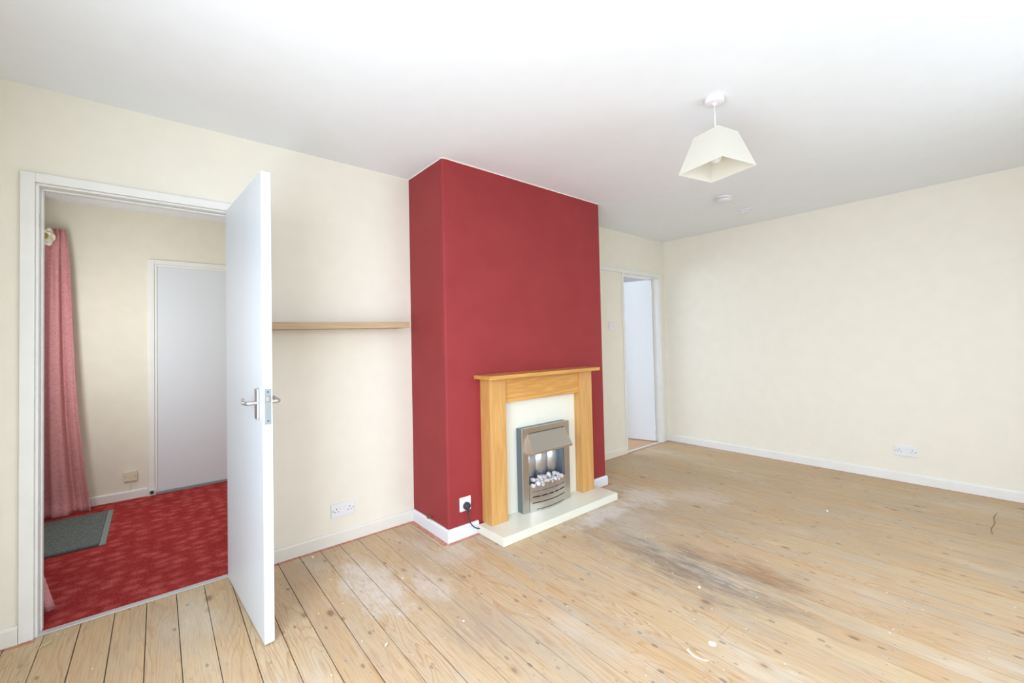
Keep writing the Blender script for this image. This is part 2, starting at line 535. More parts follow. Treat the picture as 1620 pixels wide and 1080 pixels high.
def add_box(bm, a, b, bevel=0.0, seg=2, rot=None, pivot=None):
    x0, y0, z0 = (min(a[i], b[i]) for i in range(3))
    x1, y1, z1 = (max(a[i], b[i]) for i in range(3))
    r = bmesh.ops.create_cube(bm, size=1.0)
    vs = r['verts']
    for v in vs:
        v.co = Vector(((x0 + x1) / 2 + v.co.x * (x1 - x0), (y0 + y1) / 2 + v.co.y * (y1 - y0), (z0 + z1) / 2 + v.co.z * (z1 - z0)))
    if bevel:
        es = list({e for v in vs for e in v.link_edges})
        rr = bmesh.ops.bevel(bm, geom=es, offset=bevel, segments=seg, profile=0.5, affect='EDGES')
        vs = list({v for f in rr['faces'] for v in f.verts} | {v for v in vs if v.is_valid})
    if rot is not None:
        bmesh.ops.rotate(bm, cent=pivot or Vector(((x0 + x1) / 2, (y0 + y1) / 2, (z0 + z1) / 2)), matrix=rot, verts=vs)
    return vs


def add_prism(bm, pts, z0, z1):
    """extrude a closed xy outline from z0 to z1"""
    lo = [bm.verts.new((p[0], p[1], z0)) for p in pts]
    hi = [bm.verts.new((p[0], p[1], z1)) for p in pts]
    n = len(pts)
    fs = [bm.faces.new(lo[::-1]), bm.faces.new(hi)]
    for i in range(n):
        fs.append(bm.faces.new((lo[i], lo[(i + 1) % n], hi[(i + 1) % n], hi[i])))
    return lo + hi


def add_lathe(bm, prof, seg=32, axis='z', loc=(0, 0, 0)):
    """revolve (radius, height) pairs"""
    rings = []
    for (r, h) in prof:
        ring = []
        for k in range(seg):
            a = 2 * math.pi * k / seg
            p = (r * math.cos(a), r * math.sin(a), h)
            if axis == 'y':
                p = (p[0], p[2], p[1])
            elif axis == 'x':
                p = (p[2], p[0], p[1])
            ring.append(bm.verts.new((p[0] + loc[0], p[1] + loc[1], p[2] + loc[2])))
        rings.append(ring)
    for a, b in zip(rings[:-1], rings[1:]):
        for k in range(seg):
            bm.faces.new((a[k], a[(k + 1) % seg], b[(k + 1) % seg], b[k]))
    for ring in (rings[0], rings[-1]):
        bm.faces.new(ring)


def add_tube(bm, pts, radius, seg=10):
    pts = [Vector(p) for p in pts]
    rad = radius if isinstance(radius, (list, tuple)) else [radius] * len(pts)
    rings = []
    prev = None
    for i, p in enumerate(pts):
        d = (pts[min(i + 1, len(pts) - 1)] - pts[max(i - 1, 0)]).normalized()
        if prev is None:
            ref = Vector((0, 0, 1)) if abs(d.z) < 0.9 else Vector((1, 0, 0))
            u = d.cross(ref).normalized()
        else:
            u = (prev - d * prev.dot(d)).normalized()
        prev = u
        v = d.cross(u)
        rings.append([bm.verts.new(p + (u * math.cos(2 * math.pi * k / seg) + v * math.sin(2 * math.pi * k / seg)) * rad[i]) for k in range(seg)])
    for a, b in zip(rings[:-1], rings[1:]):
        for k in range(seg):
            bm.faces.new((a[k], a[(k + 1) % seg], b[(k + 1) % seg], b[k]))
    bm.faces.new(rings[0][::-1])
    bm.faces.new(rings[-1])


def spline(pts, n=8):
    P = [Vector(p) for p in pts]
    P = [P[0] * 2 - P[1]] + P + [P[-1] * 2 - P[-2]]
    out = []
    for i in range(1, len(P) - 2):
        for k in range(n):
            s = k / n
            out.append(0.5 * ((2 * P[i]) + (-P[i - 1] + P[i + 1]) * s + (2 * P[i - 1] - 5 * P[i] + 4 * P[i + 1] - P[i + 2]) * s * s + (-P[i - 1] + 3 * P[i] - 3 * P[i + 1] + P[i + 2]) * s ** 3))
    out.append(P[-2])
    return out


def obj(name, bm, mat, parent=None, smooth=False, kind=None, label=None):
    bmesh.ops.recalc_face_normals(bm, faces=bm.faces)
    me = bpy.data.meshes.new(name)
    bm.to_mesh(me)
    bm.free()
    me.materials.append(mat)
    if smooth:
        for p in me.polygons:
            p.use_smooth = True
    o = bpy.data.objects.new(name, me)
    COL.objects.link(o)
    if smooth == 'angle':
        md = o.modifiers.new('edges', 'EDGE_SPLIT')
        md.split_angle = math.radians(35)
    if parent is not None:
        o.parent = parent
    if kind:
        o['kind'] = kind
    if label:
        o['label'] = label
    return o


def tag(o, label, cat, group=None, kind=None):
    o['label'] = label
    o['category'] = cat
    if group:
        o['group'] = group
    if kind:
        o['kind'] = kind
    return o


def thing(name, label, cat, loc=(0, 0, 0), rz=0.0, group=None, kind=None):
    o = bpy.data.objects.new(name, None)
    o.empty_display_size = 0.05
    COL.objects.link(o)
    o.location = loc
    o.rotation_euler = (0, 0, rz)
    return tag(o, label, cat, group, kind)


def struct(name, bm, mat, label, cat, smooth=False):
    o = obj(name, bm, mat, smooth=smooth)
    return tag(o, label, cat, kind='structure')


def copy_tree(o, parent=None):
    c = o.copy()
    COL.objects.link(c)
    c.parent = parent
    for ch in list(o.children):
        copy_tree(ch, c)
    return c


# ------------------------------------------------------------------ setting
H = 2.427
XR, XL, YF = 4.805, -0.62, -3.72
CX0, CX1, CD = 1.400, 2.960, 0.467        # chimney breast
OX0, OX1, OZ = -0.405, 0.335, 1.995       # doorway to the hall
FX0, FX1, FZ = 3.955, 4.655, 1.975        # doorway in the far corner
WT = 0.10                                 # wall thickness
YH, XH0, XH1 = 2.022, -0.72, 1.30         # hall

# floorboards: separate long boards with real gaps, in one floor mesh
bm = new_bm()
k0 = int(math.floor((XL - X0B) / PITCH))
k1 = int(math.ceil((XR - X0B) / PITCH))
rnd = random.Random(3)
for k in range(k0, k1 + 1):
    xa = max(X0B + k * PITCH, XL)
    xb = min(X0B + (k + 1) * PITCH, XR)
    if xb - xa < 0.006:
        continue
    g = (0.0016 if xa < 0.95 else 0.0007) * rnd.uniform(0.7, 1.3)
    joints = []
    if rnd.random() < 0.45:
        joints.append(rnd.choice((-0.27, -1.12, -1.95, -2.8)))
    ys = [YF] + sorted(joints) + [0.0]
    for a, b in zip(ys[:-1], ys[1:]):
        add_box(bm, (xa + g, a + 0.0006, -0.022), (xb - g, b - 0.0006, rnd.uniform(-0.0006, 0.0)))
# doorway sills of board
add_box(bm, (OX0, 0.0, -0.022), (OX1, 0.012, -0.0002))
add_box(bm, (FX0, 0.0, -0.022), (FX1, 0.012, -0.0002))
struct('floor', bm, M['floor'], 'bare sanded pine floorboards with plaster dust and dark stains', 'floor')
bm = new_bm()
add_box(bm, (XL, YF, -0.06), (XR, 0.0, -0.0225))
struct('trim_1', bm, M['subfloor'], 'dark void seen in the gaps between the floorboards', 'floor')
bm = new_bm()
add_box(bm, (XH0, 0.012, -0.06), (XH1, YH, 0.001))
struct('floor', bm, M['carpet'], 'mottled red patterned carpet of the hall beyond the open white door', 'carpet')
bm = new_bm()
add_box(bm, (3.0, 0.012, -0.06), (6.2, 3.0, 0.0))
struct('floor', bm, M['laminate'], 'orange wood floor glimpsed through the far corner doorway', 'floor')

bm = new_bm()
add_box(bm, (XL, YF, H), (XR, 0.0, H + 0.08))
struct('ceiling', bm, M['ceiling'], 'plain white ceiling of the empty room', 'ceiling')
bm = new_bm()
add_box(bm, (XH0, WT, H), (XH1, YH, H + 0.08))
struct('ceiling', bm, M['ceiling'], 'white ceiling of the hall beyond the open door', 'ceiling')
bm = new_bm()
add_box(bm, (3.0, WT, 2.40), (6.2, 3.0, 2.48))
struct('ceiling', bm, M['ceiling'], 'white ceiling of the room beyond the far corner doorway', 'ceiling')

# wall with the two doorways (the chimney breast stands in front of it)
bm = new_bm()
add_box(bm, (XH0, 0, 0), (OX0, WT, H))
add_box(bm, (OX0, 0, OZ), (OX1, WT, H))
add_box(bm, (OX1, 0, 0), (FX0, WT, H))
add_box(bm, (FX0, 0, FZ), (FX1, WT, H))
add_box(bm, (FX1, 0, 0), (XR + 0.1, WT, H))
struct('wall_back', bm, M['cream'], 'cream painted wall with the two doorways either side of the red chimney breast', 'wall')
bm = new_bm()
add_box(bm, (XR, YF, 0), (XR + 0.1, 0, H))
struct('wall_right', bm, M['cream'], 'blank cream wall on the right with one double socket', 'wall')
# left wall with an opening added for the fill light, front wall with two window openings (behind the camera)
bm = new_bm()
add_box(bm, (XL - 0.1, YF, 0), (XL, -3.2, H))
add_box(bm, (XL - 0.1, -1.45, 0), (XL, 0, H))
add_box(bm, (XL - 0.1, -3.2, 2.2), (XL, -1.45, H))
struct('wall_left', bm, M['cream'], 'cream wall beside the camera', 'wall')
bm = new_bm()
add_box(bm, (XL - 0.1, YF - 0.1, 0), (XR + 0.1, YF, 0.775))
add_box(bm, (XL - 0.1, YF - 0.1, 2.125), (XR + 0.1, YF, H))
for a, b in ((XL - 0.1, 0.1), (1.5, 1.9), (3.3, XR + 0.1)):
    add_box(bm, (a, YF - 0.1, 0.775), (b, YF, 2.125))
struct('wall_front', bm, M['cream'], 'cream wall with two windows behind the camera', 'wall')


def window_frame(name, x0, x1, z0, z1, y):
    root = thing(name, 'white framed window behind the camera', 'window', ((x0 + x1) / 2, y, z0), kind='structure')
    b = new_bm()
    cx = (x0 + x1) / 2
    w = (x1 - x0) / 2
    h = z1 - z0
    t = 0.05
    add_box(b, (-w, -0.04, 0), (-w + t, 0.04, h), 0.004)
    add_box(b, (w - t, -0.04, 0), (w, 0.04, h), 0.004)
    add_box(b, (-w + t, -0.04, 0), (w - t, 0.04, t), 0.004)
    add_box(b, (-w + t, -0.04, h - t), (w - t, 0.04, h), 0.004)
    add_box(b, (-0.025, -0.03, t), (0.025, 0.03, h - t), 0.004)
    obj('window_frame', b, M['white'], root)


window_frame('window_1', 0.1, 1.5, 0.775, 2.125, YF - 0.05)
window_frame('window_2', 1.9, 3.3, 0.775, 2.125, YF - 0.05)

# chimney breast with the rounded plaster bead at its near corner
pts = [(CX0, 0.0), (CX0, -0.432), (CX0 + 0.002, -0.434), (CX0, -0.436), (CX0 - 0.0025, -0.440), (CX0 - 0.0025, -CD + 0.0155)]
for k in range(7):
    a = math.pi + k * (math.pi / 2) / 6
    pts.append((CX0 - 0.0025 + 0.0155 + 0.0155 * math.cos(a), -CD + 0.0155 + 0.0155 * math.sin(a)))
pts += [(CX1, -CD), (CX1, 0.0)]
bm = new_bm()
add_prism(bm, pts, 0, H)
struct('wall_chimney', bm, M['red'], 'deep red painted chimney breast standing out from the cream wall', 'chimney breast')

# hall walls
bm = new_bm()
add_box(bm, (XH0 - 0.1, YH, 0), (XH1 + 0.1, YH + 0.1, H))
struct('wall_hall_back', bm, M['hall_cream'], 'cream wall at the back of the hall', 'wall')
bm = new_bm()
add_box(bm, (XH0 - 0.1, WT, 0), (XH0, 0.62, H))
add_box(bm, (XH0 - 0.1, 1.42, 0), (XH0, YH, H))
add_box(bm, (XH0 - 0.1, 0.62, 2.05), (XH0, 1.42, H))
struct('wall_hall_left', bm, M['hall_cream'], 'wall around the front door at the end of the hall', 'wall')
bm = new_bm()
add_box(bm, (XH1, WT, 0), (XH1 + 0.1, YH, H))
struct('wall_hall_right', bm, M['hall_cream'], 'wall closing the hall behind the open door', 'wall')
# room beyond the far doorway
bm = new_bm()
add_box(bm, (6.2, WT, 0), (6.3, 3.0, 2.4))
add_box(bm, (3.0, 3.0, 0), (6.3, 3.1, 2.4))
add_box(bm, (2.9, WT, 0), (3.0, 3.1, 2.4))
struct('wall_beyond', bm, M['white'], 'white walls of the room beyond the far doorway', 'wall')

# ------------------------------------------------------------------ skirting boards


def skirting(name, a, b, n, h=0.078, t=0.015, label='', mat='trim'):
    """a, b on the wall line; n = direction into the room"""
    a = Vector((*a, 0))
    b = Vector((*b, 0))
    n = Vector((*n, 0))
    prof = [(0, 0.0), (t, 0.0), (t, h - 0.012), (t - 0.003, h - 0.005), (t - 0.008, h), (0, h)]
    bm = new_bm()
    va = [bm.verts.new(a + n * p[0] + Vector((0, 0, p[1]))) for p in prof]
    vb = [bm.verts.new(b + n * p[0] + Vector((0, 0, p[1]))) for p in prof]
    for i in range(len(prof)):
        j = (i + 1) % len(prof)
        bm.faces.new((va[i], va[j], vb[j], vb[i]))
    bm.faces.new(va)
    bm.faces.new(vb[::-1])
    o = obj(name, bm, M[mat])
    tag(o, label, 'skirting board', kind='structure')
    return o


skirting('baseboard_back', (XL, 0), (-0.452, 0), (0, -1), label='short white skirting left of the hall doorway', mat='trim_cream')
skirting('baseboard_back', (0.382, 0), (CX0, 0), (0, -1), label='white skirting under the floating oak shelf', mat='trim_cream')
skirting('baseboard_back', (CX1, 0), (3.925, 0), (0, -1), label='white skirting between chimney breast and far doorway', mat='cream')
skirting('baseboard_right', (XR, 0), (XR, YF), (-1, 0), label='long white skirting along the right wall')
skirting('baseboard_chimney_side', (CX0, 0), (CX0, -CD - 0.015), (-1, 0), label='white skirting on the side of the chimney breast', mat='white')
skirting('baseboard_chimney_front', (CX0, -CD), (1.62, -CD), (0, -1), label='white skirting under the single socket left of the fireplace', mat='white')
skirting('baseboard_chimney_front', (2.75, -CD), (CX1, -CD), (0, -1), label='stub of white skirting right of the fireplace', mat='white')
skirting('baseboard_chimney_end', (CX1, -CD - 0.015), (CX1, 0), (1, 0), label='white skirting on the far side of the chimney breast', mat='white')
skirting('baseboard_left', (XL, 0), (XL, -1.45), (1, 0), label='white skirting beside the camera')
skirting('baseboard_hall', (XH0, YH), (-0.058, YH), (0, -1), h=0.072, label='white skirting below the phone socket in the hall', mat='trim')

# ------------------------------------------------------------------ hall doorway frame
root = thing('trim_2', 'white painted frame around the open doorway to the red carpeted hall', 'door frame', (OX0, 0, 0), kind='structure')


def part_box(name, root, boxes, mat, bevel=0.002, **kw):
    b = new_bm()
    L = root.location
    for (p, q) in boxes:
        add_box(b, (p[0] - L.x, p[1] - L.y, p[2] - L.z), (q[0] - L.x, q[1] - L.y, q[2] - L.z), bevel)
    return obj(name, b, mat, root, **kw)


AW = 0.046
part_box('architrave', root, [((OX0 - AW, -0.016, 0), (OX0 - 0.001, 0, OZ + AW - 0.003))], M['trim'], 0.003)
part_box('architrave', root, [((OX1 + 0.001, -0.016, 0), (OX1 + AW, 0, OZ + AW - 0.003))], M['trim'], 0.003)
part_box('architrave', root, [((OX0 - 0.001, -0.016, OZ + 0.001), (OX1 + 0.001, 0, OZ + AW - 0.003))], M['trim'], 0.003)
part_box('lining', root, [((OX0, -0.002, 0), (OX0 + 0.009, WT + 0.01, OZ - 0.0095))], M['trim'], 0.001)
part_box('lining', root, [((OX1 - 0.012, -0.002, 0), (OX1, WT + 0.01, OZ - 0.0095))], M['trim'], 0.001)
part_box('lining', root, [((OX0, -0.002, OZ - 0.009), (OX1, WT + 0.01, OZ))], M['trim'], 0.001)
part_box('stop', root, [((OX0 + 0.0095, 0.042, 0), (OX0 + 0.016, 0.075, OZ - 0.0185))], M['trim'], 0.001)
part_box('stop', root, [((OX1 - 0.026, 0.042, 0), (OX1 - 0.0125, 0.075, OZ - 0.0185))], M['trim'], 0.001)
part_box('stop', root, [((OX0 + 0.0095, 0.042, OZ - 0.018), (OX1 - 0.0125, 0.075, OZ - 0.0095))], M['trim'], 0.001)
part_box('keeper', root, [((OX0 + 0.0095, 0.010, 1.80), (OX0 + 0.0115, 0.028, 1.86))], M['cream_plastic'], 0.0005)

# aluminium threshold strip
root = thing('threshold_strip', 'pale aluminium threshold strip between floorboards and red carpet', 'threshold strip', (OX0, 0, 0))
part_box('strip', root, [((OX0 - 0.008, 0.000, 0.0005), (OX1, 0.036, 0.0045))], plain('dull_aluminium', (0.60, 0.61, 0.60), 0.45, 0.55), 0.0015)
for k in range(6):
    b = new_bm()
    add_lathe(b, [(0.0042, 0.0), (0.0042, 0.0014), (0.002, 0.0018)], 12, loc=(0.05 + k * 0.13, 0.018, 0.0042))
    obj('screw', b, M['chrome'], root)
root = thing('threshold_strip', 'pale metal threshold strip across the far corner doorway', 'threshold strip', (FX0, 0, 0))
part_box('strip', root, [((FX0, -0.004, 0.0005), (FX1, 0.034, 0.006))], plain('bright_aluminium', (0.72, 0.74, 0.75), 0.4, 0.5), 0.0015)

# ------------------------------------------------------------------ open door
DA = math.radians(-86.1678)
root = thing('door_1', 'plain white flush door standing open into the room, edge towards the camera', 'door', (0.297, -0.010, 0.0), DA, kind='structure')
# local x runs along the leaf, local y towards the shelf side
DW, DT, DH = 0.735, 0.038, 1.992
b = new_bm()
add_box(b, (0, 0, 0.007), (DW, DT, DH), 0.0015)
obj('leaf', b, plain('cool_white_door_gloss', (0.69, 0.735, 0.785), 0.38, spec=0.4, bumpy=0.05, bsc=25), root)
# lock plate on the door edge
lp = new_bm()
add_box(lp, (DW - 0.0005, 0.008, 0.915), (DW + 0.0022, 0.032, 1.065), 0.0008)
lp_o = obj('lock_plate', lp, plain('zinc_plate', (0.30, 0.34, 0.355), 0.55, 0.4), root, label='grey metal lock plate on the door edge')
b = new_bm()
add_box(b, (DW + 0.002, 0.013, 1.012), (DW + 0.009, 0.027, 1.034), 0.002)
obj('latch', b, plain('worn_latch', (0.42, 0.38, 0.33), 0.4, 0.8), lp_o)
for z in (0.930, 1.052):
    b = new_bm()
    add_lathe(b, [(0.0032, 0.0), (0.0032, 0.0008), (0.001, 0.001)], 12, 'x', (DW + 0.002, 0.020, z))
    obj('screw', b, M['dark'], lp_o)
for side in (-1, 1):
    y0 = 0.0 if side < 0 else DT
    b = new_bm()
    add_box(b, (DW - 0.088, y0, 0.933), (DW - 0.046, y0 + side * 0.011, 1.065), 0.003, 3)
    h = obj('handle', b, M['chrome'], root, label='satin silver lever handle')
    b = new_bm()
    yy = lambda q: y0 + side * q
    add_tube(b, spline([(DW - 0.067, yy(0.009), 1.003), (DW - 0.067, yy(0.030), 1.003), (DW - 0.073, yy(0.042), 1.003), (DW - 0.092, yy(0.047), 1.003),
                        (DW - 0.125, yy(0.047), 1.006), (DW - 0.150, yy(0.040), 1.013)], 6), [0.0095] * 12 + [0.0085] * 12 + [0.0075] * 7, 14)
    obj('lever', b, M['chrome'], h, smooth='angle')
for z in (0.25, 1.72):
    b = new_bm()
    add_lathe(b, [(0.006, -0.04), (0.006, 0.04)], 12, 'z', (-0.004, DT + 0.004, z))
    obj('hinge', b, M['chrome'], root, smooth='angle')

# ------------------------------------------------------------------ hall: closed door, mat, curtains, phone socket
HX0 = -0.006
root = thing('door_2', 'closed flat white door in the back wall of the hall', 'door', (HX0, YH, 0), kind='structure')
part_box('architrave', root, [((HX0 - 0.046, YH - 0.018, 0), (HX0 - 0.006, YH, 2.025)), ((HX0 + 0.80, YH - 0.018, 0), (HX0 + 0.84, YH, 2.025)),
                              ((HX0 - 0.006, YH - 0.018, 1.985), (HX0 + 0.80, YH, 2.025))], M['trim'], 0.003)
part_box('lining', root, [((HX0 - 0.006, YH - 0.012, 0), (HX0 + 0.012, YH, 1.985)), ((HX0 + 0.012, YH - 0.012, 1.965), (HX0 + 0.80, YH, 1.985))], M['trim'], 0.002)
part_box('leaf', root, [((HX0 + 0.012, YH - 0.006, 0.020), (HX0 + 0.79, YH - 0.0005, 1.965))], plain('grey_white_gloss', (0.70, 0.725, 0.75), 0.4), 0.001)
part_box('threshold', root, [((HX0 + 0.0, YH - 0.022, 0.001), (HX0 + 0.79, YH - 0.001, 0.019))], plain('grey_threshold', (0.30, 0.35, 0.37), 0.5, 0.4), 0.002)

root = thing('door_stop', 'black rubber door stop on a white block at the foot of the hall door frame', 'door stop', (-0.032, YH - 0.018, 0.0))
b = new_bm()
add_box(b, (-0.028, -0.016, 0.0012), (0.026, 0.0, 0.052), 0.002)
obj('block', b, M['trim'], root)
b = new_bm()
add_lathe(b, [(0.014, 0.0), (0.014, -0.014), (0.011, -0.020), (0.004, -0.021)], 20, 'y', (0.0, -0.016, 0.030))
obj('rubber_buffer', b, M['rubber'], root, smooth='angle', label='black rubber buffer')

root = thing('phone_socket', 'cream phone socket with thin wire above the hall skirting', 'phone socket', (-0.1675, YH, 0.188))
b = new_bm()
add_box(b, (-0.043, -0.016, -0.040), (0.043, -0.0005, 0.043), 0.003, 2)
ps = obj('faceplate', b, M['cream_plastic'], root)
for sx in (-0.032, 0.032):
    b = new_bm()
    add_lathe(b, [(0.0032, 0.0), (0.0032, -0.0012)], 10, 'y', (sx, -0.016, 0.0))
    obj('screw', b, M['brass'], ps)
b = new_bm()
add_box(b, (-0.012, -0.0175, -0.014), (0.012, -0.016, -0.002), 0.0005)
obj('jack', b, M['cream_plastic'], ps)
b = new_bm()
add_tube(b, spline([(0.002, -0.008, -0.040), (-0.003, -0.010, -0.07), (-0.006, -0.012, -0.10), (-0.004, -0.013, -0.118)], 5), 0.0018, 8)
obj('wire', b, M['cream_plastic'], root)

root = thing('doormat', 'grey ribbed doormat with rubber edging on the red hall carpet', 'doormat', (-0.475, 1.41, 0.001), math.radians(0.5))
b = new_bm()
add_box(b, (-0.195, -0.380, 0.0), (0.190, 0.350, 0.011), 0.003)
obj('pile', b, M['mat'], root)
b = new_bm()
add_box(b, (0.190, -0.405, 0.0), (0.222, 0.363, 0.007), 0.003)
obj('edging', b, M['mat_edge'], root, label='lighter grey rubber edging')
b = new_bm()
add_box(b, (-0.195, -0.405, 0.0), (0.190, -0.380, 0.008), 0.003)
obj('edging', b, M['mat_edge_dark'], root, label='dark rubber edging')
b = new_bm()
add_box(b, (-0.195, 0.350, 0.0), (0.190, 0.363, 0.008), 0.003)
obj('edging', b, M['mat_edge_dark'], root, label='dark rubber edging')

# front door leaf at the hall's end (hidden by the wall, lets the daylight in)
root = thing('door_3', 'glazed front door at the end of the hall', 'door', (XH0 - 0.05, 1.02, 0), kind='structure')
b = new_bm()
add_box(b, (-0.02, -0.40, 0.0), (0.02, 0.40, 1.0), 0.002)
add_box(b, (-0.02, -0.40, 1.0), (0.02, -0.25, 2.05), 0.002)
add_box(b, (-0.02, 0.25, 1.0), (0.02, 0.40, 2.05), 0.002)
add_box(b, (-0.02, -0.25, 1.9), (0.02, 0.25, 2.05), 0.002)
obj('leaf', b, M['white'], root)


def pleated(name, path_top, path_bot, z0, z1, nf, amp_t, amp_b, label, phase=0.0, hem=0.0, seedv=1, ex=0.75):
    """curtain: two plan curves (top, bottom) with folds across them"""
    ns, nz = 150, 60
    T = spline([(*p, 0) for p in path_top], 12)
    B = spline([(*p, 0) for p in path_bot], 12)

    def at(P, s):
        q = s * (len(P) - 1)
        i = min(int(q), len(P) - 2)
        return P[i].lerp(P[i + 1], q - i)
    rn = random.Random(seedv)
    ph2 = [rn.uniform(0, 6.28) for _ in range(3)]
    b = new_bm()
    grid = []
    for j in range(nz + 1):
        w = j / nz                              # 0 top, 1 bottom
        e = w ** ex if ex > 0 else 0.38 * w ** 0.45 + 0.62 * w ** 3.0
        row = []
        for i in range(ns + 1):
            s = i / ns
            p = at(T, s).lerp(at(B, s), e)
            q = at(T, min(s + 0.01, 1)).lerp(at(B, min(s + 0.01, 1)), e) - at(T, max(s - 0.01, 0)).lerp(at(B, max(s - 0.01, 0)), e)
            q.normalize()
            nrm = Vector((q.y, -q.x, 0))
            am = amp_t + (amp_b - amp_t) * e
            drift = 0.5 * w + 0.25 * math.sin(2.2 * w + ph2[0])
            f = math.sin(2 * math.pi * nf * (s + 0.04 * math.sin(3 * w + ph2[1])) + phase + drift)
            f = math.copysign(abs(f) ** 0.8, f)
            f2 = 0.35 * math.sin(2 * math.pi * nf * 2.3 * s + ph2[2] + 1.5 * w)
            # gathered heading: tight little pleats
            g = math.sin(2 * math.pi * nf * 2.6 * s) * max(0.0, 1 - w * 9)
            p = p + nrm * (am * (f + f2) * min(1, 0.35 + w * 5) + 0.012 * g)
            z = z1 + (z0 - z1) * w
            if hem and w > 0.955:
                p = p + Vector((0.0, -hem * (w - 0.955) / 0.045, 0))
            row.append(b.verts.new((p.x, p.y, z + 0.004 * math.sin(9 * s) * (1 - w))))
        grid.append(row)
    for j in range(nz):
        for i in range(ns):
            b.faces.new((grid[j][i], grid[j][i + 1], grid[j + 1][i + 1], grid[j + 1][i]))
    o = obj(name, b, M['curtain'], smooth=True)
    md = o.modifiers.new('cloth', 'SOLIDIFY')
    md.thickness = 0.003
    tag(o, label, 'curtain', 'curtains either side of the front door')
    return o


pleated('curtain', [(-0.69, 1.62), (-0.685, 1.84), (-0.65, 1.905), (-0.595, 1.925), (-0.540, 1.945)],
        [(-0.70, 1.50), (-0.695, 1.80), (-0.64, 1.90), (-0.50, 1.915), (-0.395, 1.930)],
        0.006, 2.185, 3.0, 0.018, 0.032, 'long pink patterned curtain gathered against the far wall of the hall', 0.6, 0.035, 2, -1)
pleated('curtain', [(-0.70, 0.60), (-0.70, 0.36), (-0.70, 0.26), (-0.695, 0.235), (-0.69, 0.210)],
        [(-0.69, 0.60), (-0.66, 0.34), (-0.58, 0.25), (-0.47, 0.235), (-0.372, 0.222)],
        0.006, 2.185, 4.2, 0.008, 0.010, 'hem of a second pink curtain peeping out behind the door frame', 1.3, 0.0, 5, 1.6)
b = new_bm()
add_tube(b, [(-0.692, 0.13, 2.20), (-0.692, 2.0, 2.20)], 0.011, 12)
o = obj('curtain_rod', b, M['white'])
tag(o, 'white curtain rod above the front door of the hall', 'curtain rod')

# cream fabric rosette pinned to the head of the far curtain
root = thing('fabric_rosette', 'cream and ochre fabric flower pinned at the top of the pink curtain', 'fabric flower', (-0.632, 1.865, 2.105))
b = new_bm()
for layer, (n, rr, tilt) in enumerate(((6, 0.062, 0.25), (5, 0.043, 0.55))):
    for k in range(n):
        a = 2 * math.pi * k / n + layer * 0.5
        cu, su = math.cos(a), math.sin(a)
        rows = []
        for i in range(6):
            u = i / 5
            wdt = 0.030 * math.sin(math.pi * min(1, 0.18 + 0.72 * u)) * (1.1 - 0.3 * layer)
            row = []
            for j in range(5):
                v = (j / 4 - 0.5) * 2
                rad = rr * u
                out = -(tilt * rad + 0.010 * math.sin(u * 3.0) + 0.006 * math.sin(v * 3 + k) + 0.006 * layer)
                px = cu * rad - su * v * wdt
                pz = su * rad + cu * v * wdt
                row.append(b.verts.new((px * 0.85, out, pz * 1.2)))
            rows.append(row)
        for i in range(5):
            for j in range(4):
                b.faces.new((rows[i][j], rows[i][j + 1], rows[i + 1][j + 1], rows[i + 1][j]))
pt = obj('petals', b, M['petal'], root, smooth=True)
md = pt.modifiers.new('cloth', 'SOLIDIFY')
md.thickness = 0.002
b = new_bm()
bmesh.ops.create_icosphere(b, subdivisions=3, radius=0.017)
for v in b.verts:
    v.co = v.co * (1 + 0.15 * math.sin(v.co.x * 400) * math.sin(v.co.z * 380)) + Vector((0, -0.028, 0.004))
obj('flower_centre', b, M['petal_core'], root, smooth=True, label='ochre centre of the fabric flower')
b = new_bm()
add_tube(b, [(0.0, 0.06, 0.0), (0.0, -0.012, 0.0)], 0.006, 10)
obj('pin', b, M['brass'], root)

# ------------------------------------------------------------------ far doorway
root = thing('trim_3', 'cream painted frame of the far corner doorway with its long head rail', 'door frame', (FX0, 0, 0), kind='structure')
part_box('architrave', root, [((FX1 + 0.001, -0.016, 0), (FX1 + 0.055, 0, FZ + 0.001))], M['trim'], 0.003)
part_box('head_rail', root, [((CX1 + 0.001, -0.014, FZ + 0.001), (FX1 + 0.055, 0, FZ + 0.045))], M['trim'], 0.003)
part_box('jamb', root, [((FX0 - 0.028, -0.010, 0), (FX0 - 0.001, 0, FZ + 0.001))], M['trim'], 0.003)
part_box('lining', root, [((FX0, 0, 0), (FX0 + 0.010, WT + 0.01, FZ)), ((FX1 - 0.004, 0, 0), (FX1, 0.06, FZ)), ((FX0, 0, FZ - 0.012), (FX1, WT + 0.01, FZ))], M['trim'], 0.0015)
root = thing('door_4', 'white door standing open into the next room at the far corner', 'door', (FX1 - 0.002, 0.075, 0.0), math.radians(107), kind='structure')
b = new_bm()
add_box(b, (0, 0, 0.009), (0.66, 0.038, FZ - 0.016), 0.0015)
obj('leaf', b, M['white'], root)
for z in (0.12, 1.76):
    b = new_bm()
    add_box(b, (0.002, 0.0375, z), (0.020, 0.0395, z + 0.07), 0.0006)
    add_lathe(b, [(0.004, z), (0.004, z + 0.07)], 10, 'z', (-0.003, 0.041, 0))
    obj('hinge', b, M['trim'], root)

# ------------------------------------------------------------------ electrical plates


def holes3(b, cx, y, cz):
    add_box(b, (cx - 0.002, y, cz + 0.004), (cx + 0.002, y - 0.0006, cz + 0.012))
    add_box(b, (cx - 0.013, y, cz - 0.012), (cx - 0.007, y - 0.0006, cz - 0.008))
    add_box(b, (cx + 0.007, y, cz - 0.012), (cx + 0.013, y - 0.0006, cz - 0.008))


